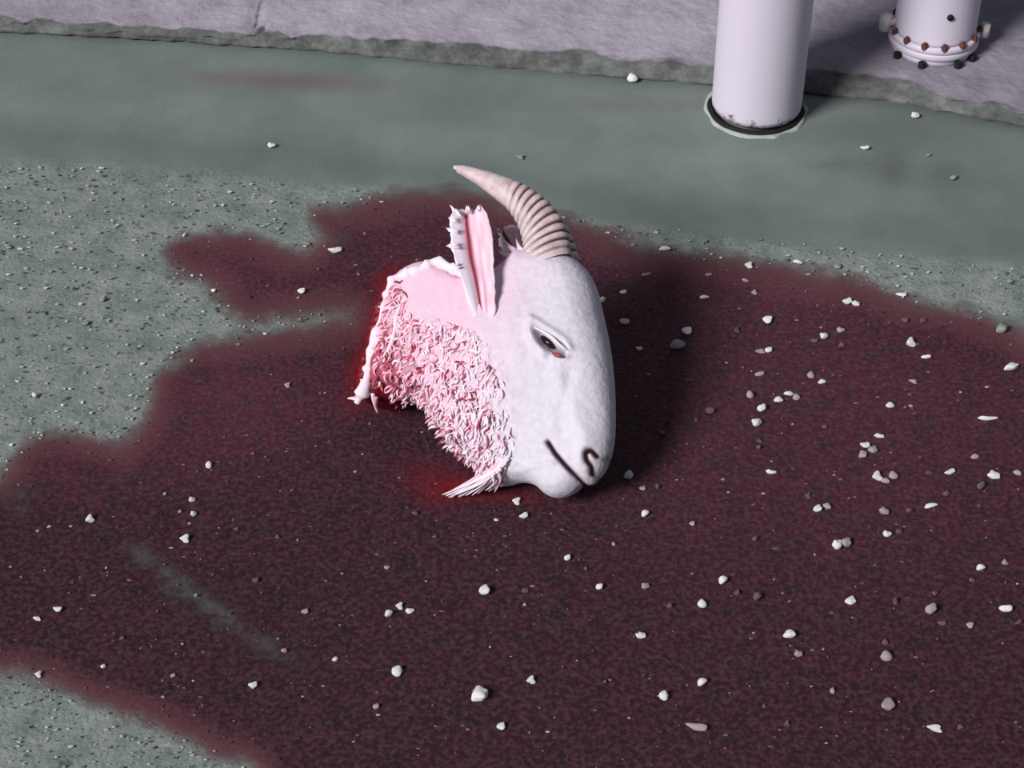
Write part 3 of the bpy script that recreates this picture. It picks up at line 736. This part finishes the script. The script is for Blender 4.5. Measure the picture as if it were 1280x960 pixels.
# ------------------------------------------------------------------ pebbles
def pebble_mesh(seed):
    import bmesh
    bm = bmesh.new(); bmesh.ops.create_icosphere(bm, subdivisions=3, radius=.5)
    r = random.Random(seed); cs = [Vector((r.gauss(0, 1), r.gauss(0, 1), r.gauss(0, .8))).normalized() for _ in range(6)]; am = [r.uniform(.12, .42) for _ in cs]
    for v in bm.verts:
        d_ = v.co.normalized(); s = .68
        for c_, a_ in zip(cs, am): s += a_ * math.exp(-((1 - d_.dot(c_)) / .09))
        for c_ in cs[:3]: s -= .14 * math.exp(-((1 + d_.dot(c_)) / .14))
        v.co = d_ * .5 * s
    me = bpy.data.meshes.new('pebble'); bm.to_mesh(me); bm.free()
    me.polygons.foreach_set('use_smooth', [True] * len(me.polygons)); return me
PM = {}
PEB = """44 496 8 8 0|106 406 9 6 3|128 376 9 6 3|216 442 5 4 0|178 456 6 4 0|240 452 5 4 2|103 504 5 4 0|14 557 5 4 0|267 365 7 6 0|377 366 11 8 0|418 316 17 9 0|383 306 9 5 3
339 184 10 7 0|649 198 11 6 3|790 102 16 12 0|1143 147 11 8 0|1080 187 11 6 0|1191 224 9 6 3|1160 195 7 4 3|359 483 8 6 2|261 584 10 9 0|206 619 5 5 2|240 627 9 8 0|242 645 8 9 0|225 641 5 5 2|112 652 12 10 0|62 659 6 4 2|89 659 5 4 2|47 665 5 4 2
292 651 5 4 1|231 676 13 10 0|295 663 6 5 1|347 673 7 6 1|133 711 4 4 2|319 728 8 8 1|245 746 6 6 3|72 764 11 8 0|46 775 12 6 0|381 766 10 7 2|153 799 7 6 1|48 845 9 8 0|129 835 7 7 0|355 815 8 7 2|216 846 7 5 2|204 872 5 4 2|316 860 11 11 0|228 806 4 4 2
519 644 7 8 1|620 651 6 4 0|654 648 11 9 0|645 628 11 7 0|543 673 6 6 1|767 682 6 6 2|709 700 10 9 0|732 712 6 5 1|484 711 8 6 2|605 742 15 15 0|749 736 11 9 0|656 757 5 5 2|656 740 9 6 1|499 760 10 9 0|486 770 11 13 0|512 766 11 8 0|419 826 8 7 0|496 842 17 12 0|663 853 12 10 0|599 874 23 19 0|470 885 10 7 2|626 910 12 9 0|798 797 9 8 0|756 854 5 7 1|786 899 4 4 2
943 676 8 8 1|969 687 10 4 1|1046 685 15 15 0|1056 682 14 13 2|806 735 11 8 2|903 728 13 13 0|837 760 8 10 1|877 758 14 11 0|946 749 12 14 1|920 744 8 8 1|801 797 12 9 0|987 796 16 14 0|997 820 11 10 2|877 855 14 12 0|829 873 15 13 0|1040 866 8 9 2|869 912 26 12 2|983 907 8 8 1|1040 768 8 6 1|955 884 6 6 1
1108 670 11 9 0|1123 667 9 8 1|1225 712 12 11 0|1255 705 9 6 2|1214 727 7 7 1|1062 754 14 9 0|1118 755 7 13 1|1162 766 17 16 2|1256 764 20 11 0|1272 780 10 6 1|1176 781 10 7 1|1212 783 10 7 2|1106 805 10 8 1|1107 824 18 13 2|1108 886 18 14 2|1166 912 22 9 0|1200 910 9 7 1|1168 744 7 8 1
831 313 15 8 0|935 334 11 8 0|997 329 13 6 0|807 345 14 5 2|885 345 9 5 2|931 352 9 5 2|779 367 11 6 0|942 367 8 5 2|880 373 13 6 0|753 378 8 11 0|780 405 15 9 0|858 417 14 11 0|846 435 25 13 2|798 438 8 6 0|959 402 13 9 0|920 415 8 7 1|960 440 11 8 0|949 441 14 6 2|949 470 15 7 2|862 476 11 4 1|880 303 7 5 3|791 308 6 5 3
1262 353 9 6 3|1047 335 9 6 3|1126 370 15 6 0|1058 380 12 9 0|1069 382 10 8 0|1153 403 8 7 1|1131 402 9 7 1|1251 415 15 13 3|1029 423 11 9 0|1050 415 10 8 2|1017 428 9 6 1|1052 433 9 6 1|1137 432 13 12 0|1157 448 15 6 0|1263 462 20 11 0|1140 478 12 5 2|1013 471 11 7 2|1027 479 13 6 0
937 497 11 11 2|973 502 12 9 0|985 494 12 7 0|995 499 12 8 2|887 516 14 9 1|870 527 6 5 1|827 543 8 7 1|951 514 13 12 0|945 532 14 11 0|1112 509 14 8 0|1138 509 6 5 2|1233 525 24 7 0|1098 547 13 7 0|1080 559 12 8 0|1090 565 12 9 2|1078 571 12 8 2|949 553 7 6 1|948 562 6 9 1|963 592 13 7 0|1218 573 13 7 2|1161 593 10 6 1|1186 593 14 8 0|1241 597 16 10 0|1271 593 13 7 2|1225 611 12 12 1
1095 598 14 9 0|1106 603 14 7 2|1116 597 14 9 2|1009 621 9 6 1|1182 619 9 7 1|1021 639 12 11 0|1033 635 14 8 2|1104 642 13 11 2|1163 634 18 8 0|1136 641 10 9 1|1031 535 9 6 1|785 598 12 13 0|803 612 9 6 2|822 611 7 10 1|806 644 11 10 0|865 656 8 6 2"""
LM = [((-99, 160, 0, 440), 'on the grey concrete left of the stain'), ((160, 480, 0, 240), 'on the grey concrete above the stain\'s left lobe'), ((160, 480, 240, 412), 'on the upper left lobe of the stain'),
      ((480, 1000, 0, 240), 'on the concrete between the horn and the kerb'), ((1000, 1400, 0, 300), 'on the concrete below the hydrant'),
      ((-99, 160, 440, 600), 'along the left rim of the stain'), ((160, 440, 412, 560), 'in the stain left of the goat\'s neck'), ((160, 440, 560, 700), 'in the stain left of the beard'),
      ((-99, 160, 600, 700), 'on the left end of the stain'), ((-99, 200, 700, 790), 'in the lower left of the stain'), ((-99, 260, 790, 960), 'in the bottom left corner of the stain'),
      ((200, 440, 700, 790), 'by the pale streak at lower left'), ((260, 460, 790, 960), 'in the bottom rows left of centre'),
      ((440, 600, 590, 700), 'just below the beard'), ((600, 760, 600, 700), 'just below the goat\'s chin'), ((440, 560, 700, 800), 'in the stain well below the beard'), ((560, 780, 695, 800), 'in the stain well below the chin'),
      ((460, 640, 800, 960), 'near the bottom edge below the beard'), ((640, 780, 800, 960), 'near the bottom edge below the muzzle'),
      ((740, 900, 560, 700), 'just right of the goat\'s muzzle'), ((740, 900, 440, 560), 'right of the goat\'s nose bridge'), ((740, 830, 290, 440), 'right of the goat\'s forehead'), ((830, 900, 290, 440), 'below the post, one head-width right of the goat'),
      ((900, 1005, 290, 390), 'at the stain\'s upper rim below the post'), ((900, 1005, 390, 484), 'right of the goat, level with its eye'), ((900, 1010, 484, 545), 'in the cluster right of the goat\'s cheek'), ((900, 1010, 545, 600), 'right of the goat, level with its nostril'),
      ((1005, 1110, 300, 450), 'below the hydrant near the stain\'s upper rim'), ((1110, 1400, 300, 440), 'at the stain\'s upper right rim'), ((1005, 1110, 450, 520), 'in the middle of the stain\'s right half'), ((1110, 1400, 440, 540), 'at the right edge level with the goat\'s cheek'),
      ((1010, 1130, 520, 582), 'in the small heap right of the goat\'s mouth'), ((1060, 1130, 582, 625), 'in the row right of the muzzle'), ((1130, 1400, 540, 605), 'at the right edge level with the muzzle'), ((1130, 1400, 605, 660), 'at the right edge just below muzzle level'),
      ((900, 1060, 600, 665), 'right of the goat, slightly below its chin'), ((1060, 1130, 625, 665), 'below the row right of the muzzle'),
      ((900, 1000, 665, 700), 'below and right of the goat\'s chin'), ((1000, 1090, 665, 720), 'in the big clump lower right of the head'), ((1090, 1400, 660, 735), 'in the lower right, upper row'),
      ((780, 870, 700, 830), 'lower right of the chin, nearer column'), ((870, 960, 700, 790), 'lower right of the chin, further column'), ((960, 1090, 735, 840), 'in the lower right quarter, inner part'), ((1090, 1200, 735, 850), 'in the lower right quarter, middle part'),
      ((1200, 1400, 735, 830), 'in the lower right quarter by the frame edge'), ((780, 920, 830, 960), 'at the bottom, right of centre'), ((920, 1080, 830, 960), 'at the bottom below the inner right pebbles'), ((1080, 1400, 850, 960), 'in the bottom right corner')]
KN = ['white pebble', 'dull dark blood-soaked pebble', 'pinkish pebble', 'grey pebble']
ORD = ['second', 'third', 'fourth', 'fifth', 'sixth', 'seventh', 'eighth']
items = []
for it in PEB.replace('\n', '|').split('|'):
    x, y, w, hh, k = map(float, it.split()); 
    where = next((t for (b_, t) in LM if b_[0] <= x < b_[1] and b_[2] <= y < b_[3]), 'in the stain')
    items.append((x, y, w, hh, int(k), where))
cells = {}
for it in items: cells.setdefault((it[5], it[4]), []).append(it)
def pos(i, n):
    if n == 1: return ''
    if i == 0: return 'leftmost '
    if i == n - 1: return 'rightmost '
    return ORD[i - 1] + ' from left '
for (where, k), lst in cells.items():
    lst.sort(key=lambda q: q[0])
    for i, (x, y, w, hh, _, _) in enumerate(lst):
        seed = random.randrange(9)
        if (seed, k) not in PM:
            me = pebble_mesh(100 + seed); me.materials.append(M_peb[k]); PM[(seed, k)] = me
        mpx = mm_per_px(x, y)
        o = bpy.data.objects.new('pebble', PM[(seed, k)]); C.objects.link(o)
        sx = w * mpx * 1.2; sz = max(hh * mpx * 1.15, sx * .45); sy = sx * random.uniform(.75, 1.0)
        if hh < .62 * w: sy = hh * mpx * 1.1; sz = hh * mpx * 1.15
        o.scale = (sx, sy, sz); o.rotation_euler = (random.uniform(-.15, .15), random.uniform(-.15, .15), random.uniform(-.5, .5))
        c = ground(x, y); o.location = (c[0], c[1], sz * .36)
        sz_w = 'tiny ' if w <= 6 else ('large ' if w >= 17 else ('small ' if w <= 10 else ''))
        tag(o, (pos(i, len(lst)) + sz_w + KN[k] + ' ' + where).strip(), 'pebble', 'pale pebbles scattered over the ground')

# ------------------------------------------------------------------ fine grit, too small to count
import bmesh
bm = bmesh.new(); bmesh.ops.create_icosphere(bm, subdivisions=1, radius=.5)
IV = np.array([v.co[:] for v in bm.verts]); IF = [tuple(v.index for v in f.verts) for f in bm.faces]; bm.free()
for name, label, want, cols in (('grit', 'fine pale and dark grit strewn over the rough grey concrete', 0, None), ('bloodied_grit', 'fine blood-darkened grit lying in the red stain', 1, None)):
    m = MB(); n_t = 9000
    X_, Y_ = rng.uniform(-60, 1340, n_t), rng.uniform(190, 1000, n_t)
    ok = (Y_ > band(X_, [(0, 200), (400, 232), (700, 270), (1280, 338)])) & ((sdf(X_, Y_, pool) > 8) == bool(want))
    X_, Y_ = X_[ok][:1500], Y_[ok][:1500]
    for x, y in zip(X_, Y_):
        c = ground(x, y); s1 = random.choice([1.6, 2.2, 2.8, 3.8]) * mm_per_px(x, y)
        Rr = np.array([s1 * random.uniform(.8, 1.8), s1 * random.uniform(.6, 1.1), s1 * .7])
        m.add(IV * (1 + .25 * rng.standard_normal((len(IV), 1))) * Rr + c + np.array([0, 0, .0010 + .35 * s1]), IF, random.random())
    mt, nt, b = mat(name + '_stone'); v = attr(nt, 'shade')
    L(nt, ramp(nt, v, [(0, lin((60, 68, 66))), (.4, lin((120, 128, 124))), (1, lin((190, 196, 192)))] if not want else [(0, lin((40, 22, 28))), (.5, lin((88, 56, 68))), (.85, lin((128, 92, 104))), (1, lin((176, 150, 156)))]), b.inputs['Base Color'])
    b.inputs['Roughness'].default_value = .9
    tag(m.build(name, mt, flat=True, attr='shade'), label, 'grit', kind='stuff')
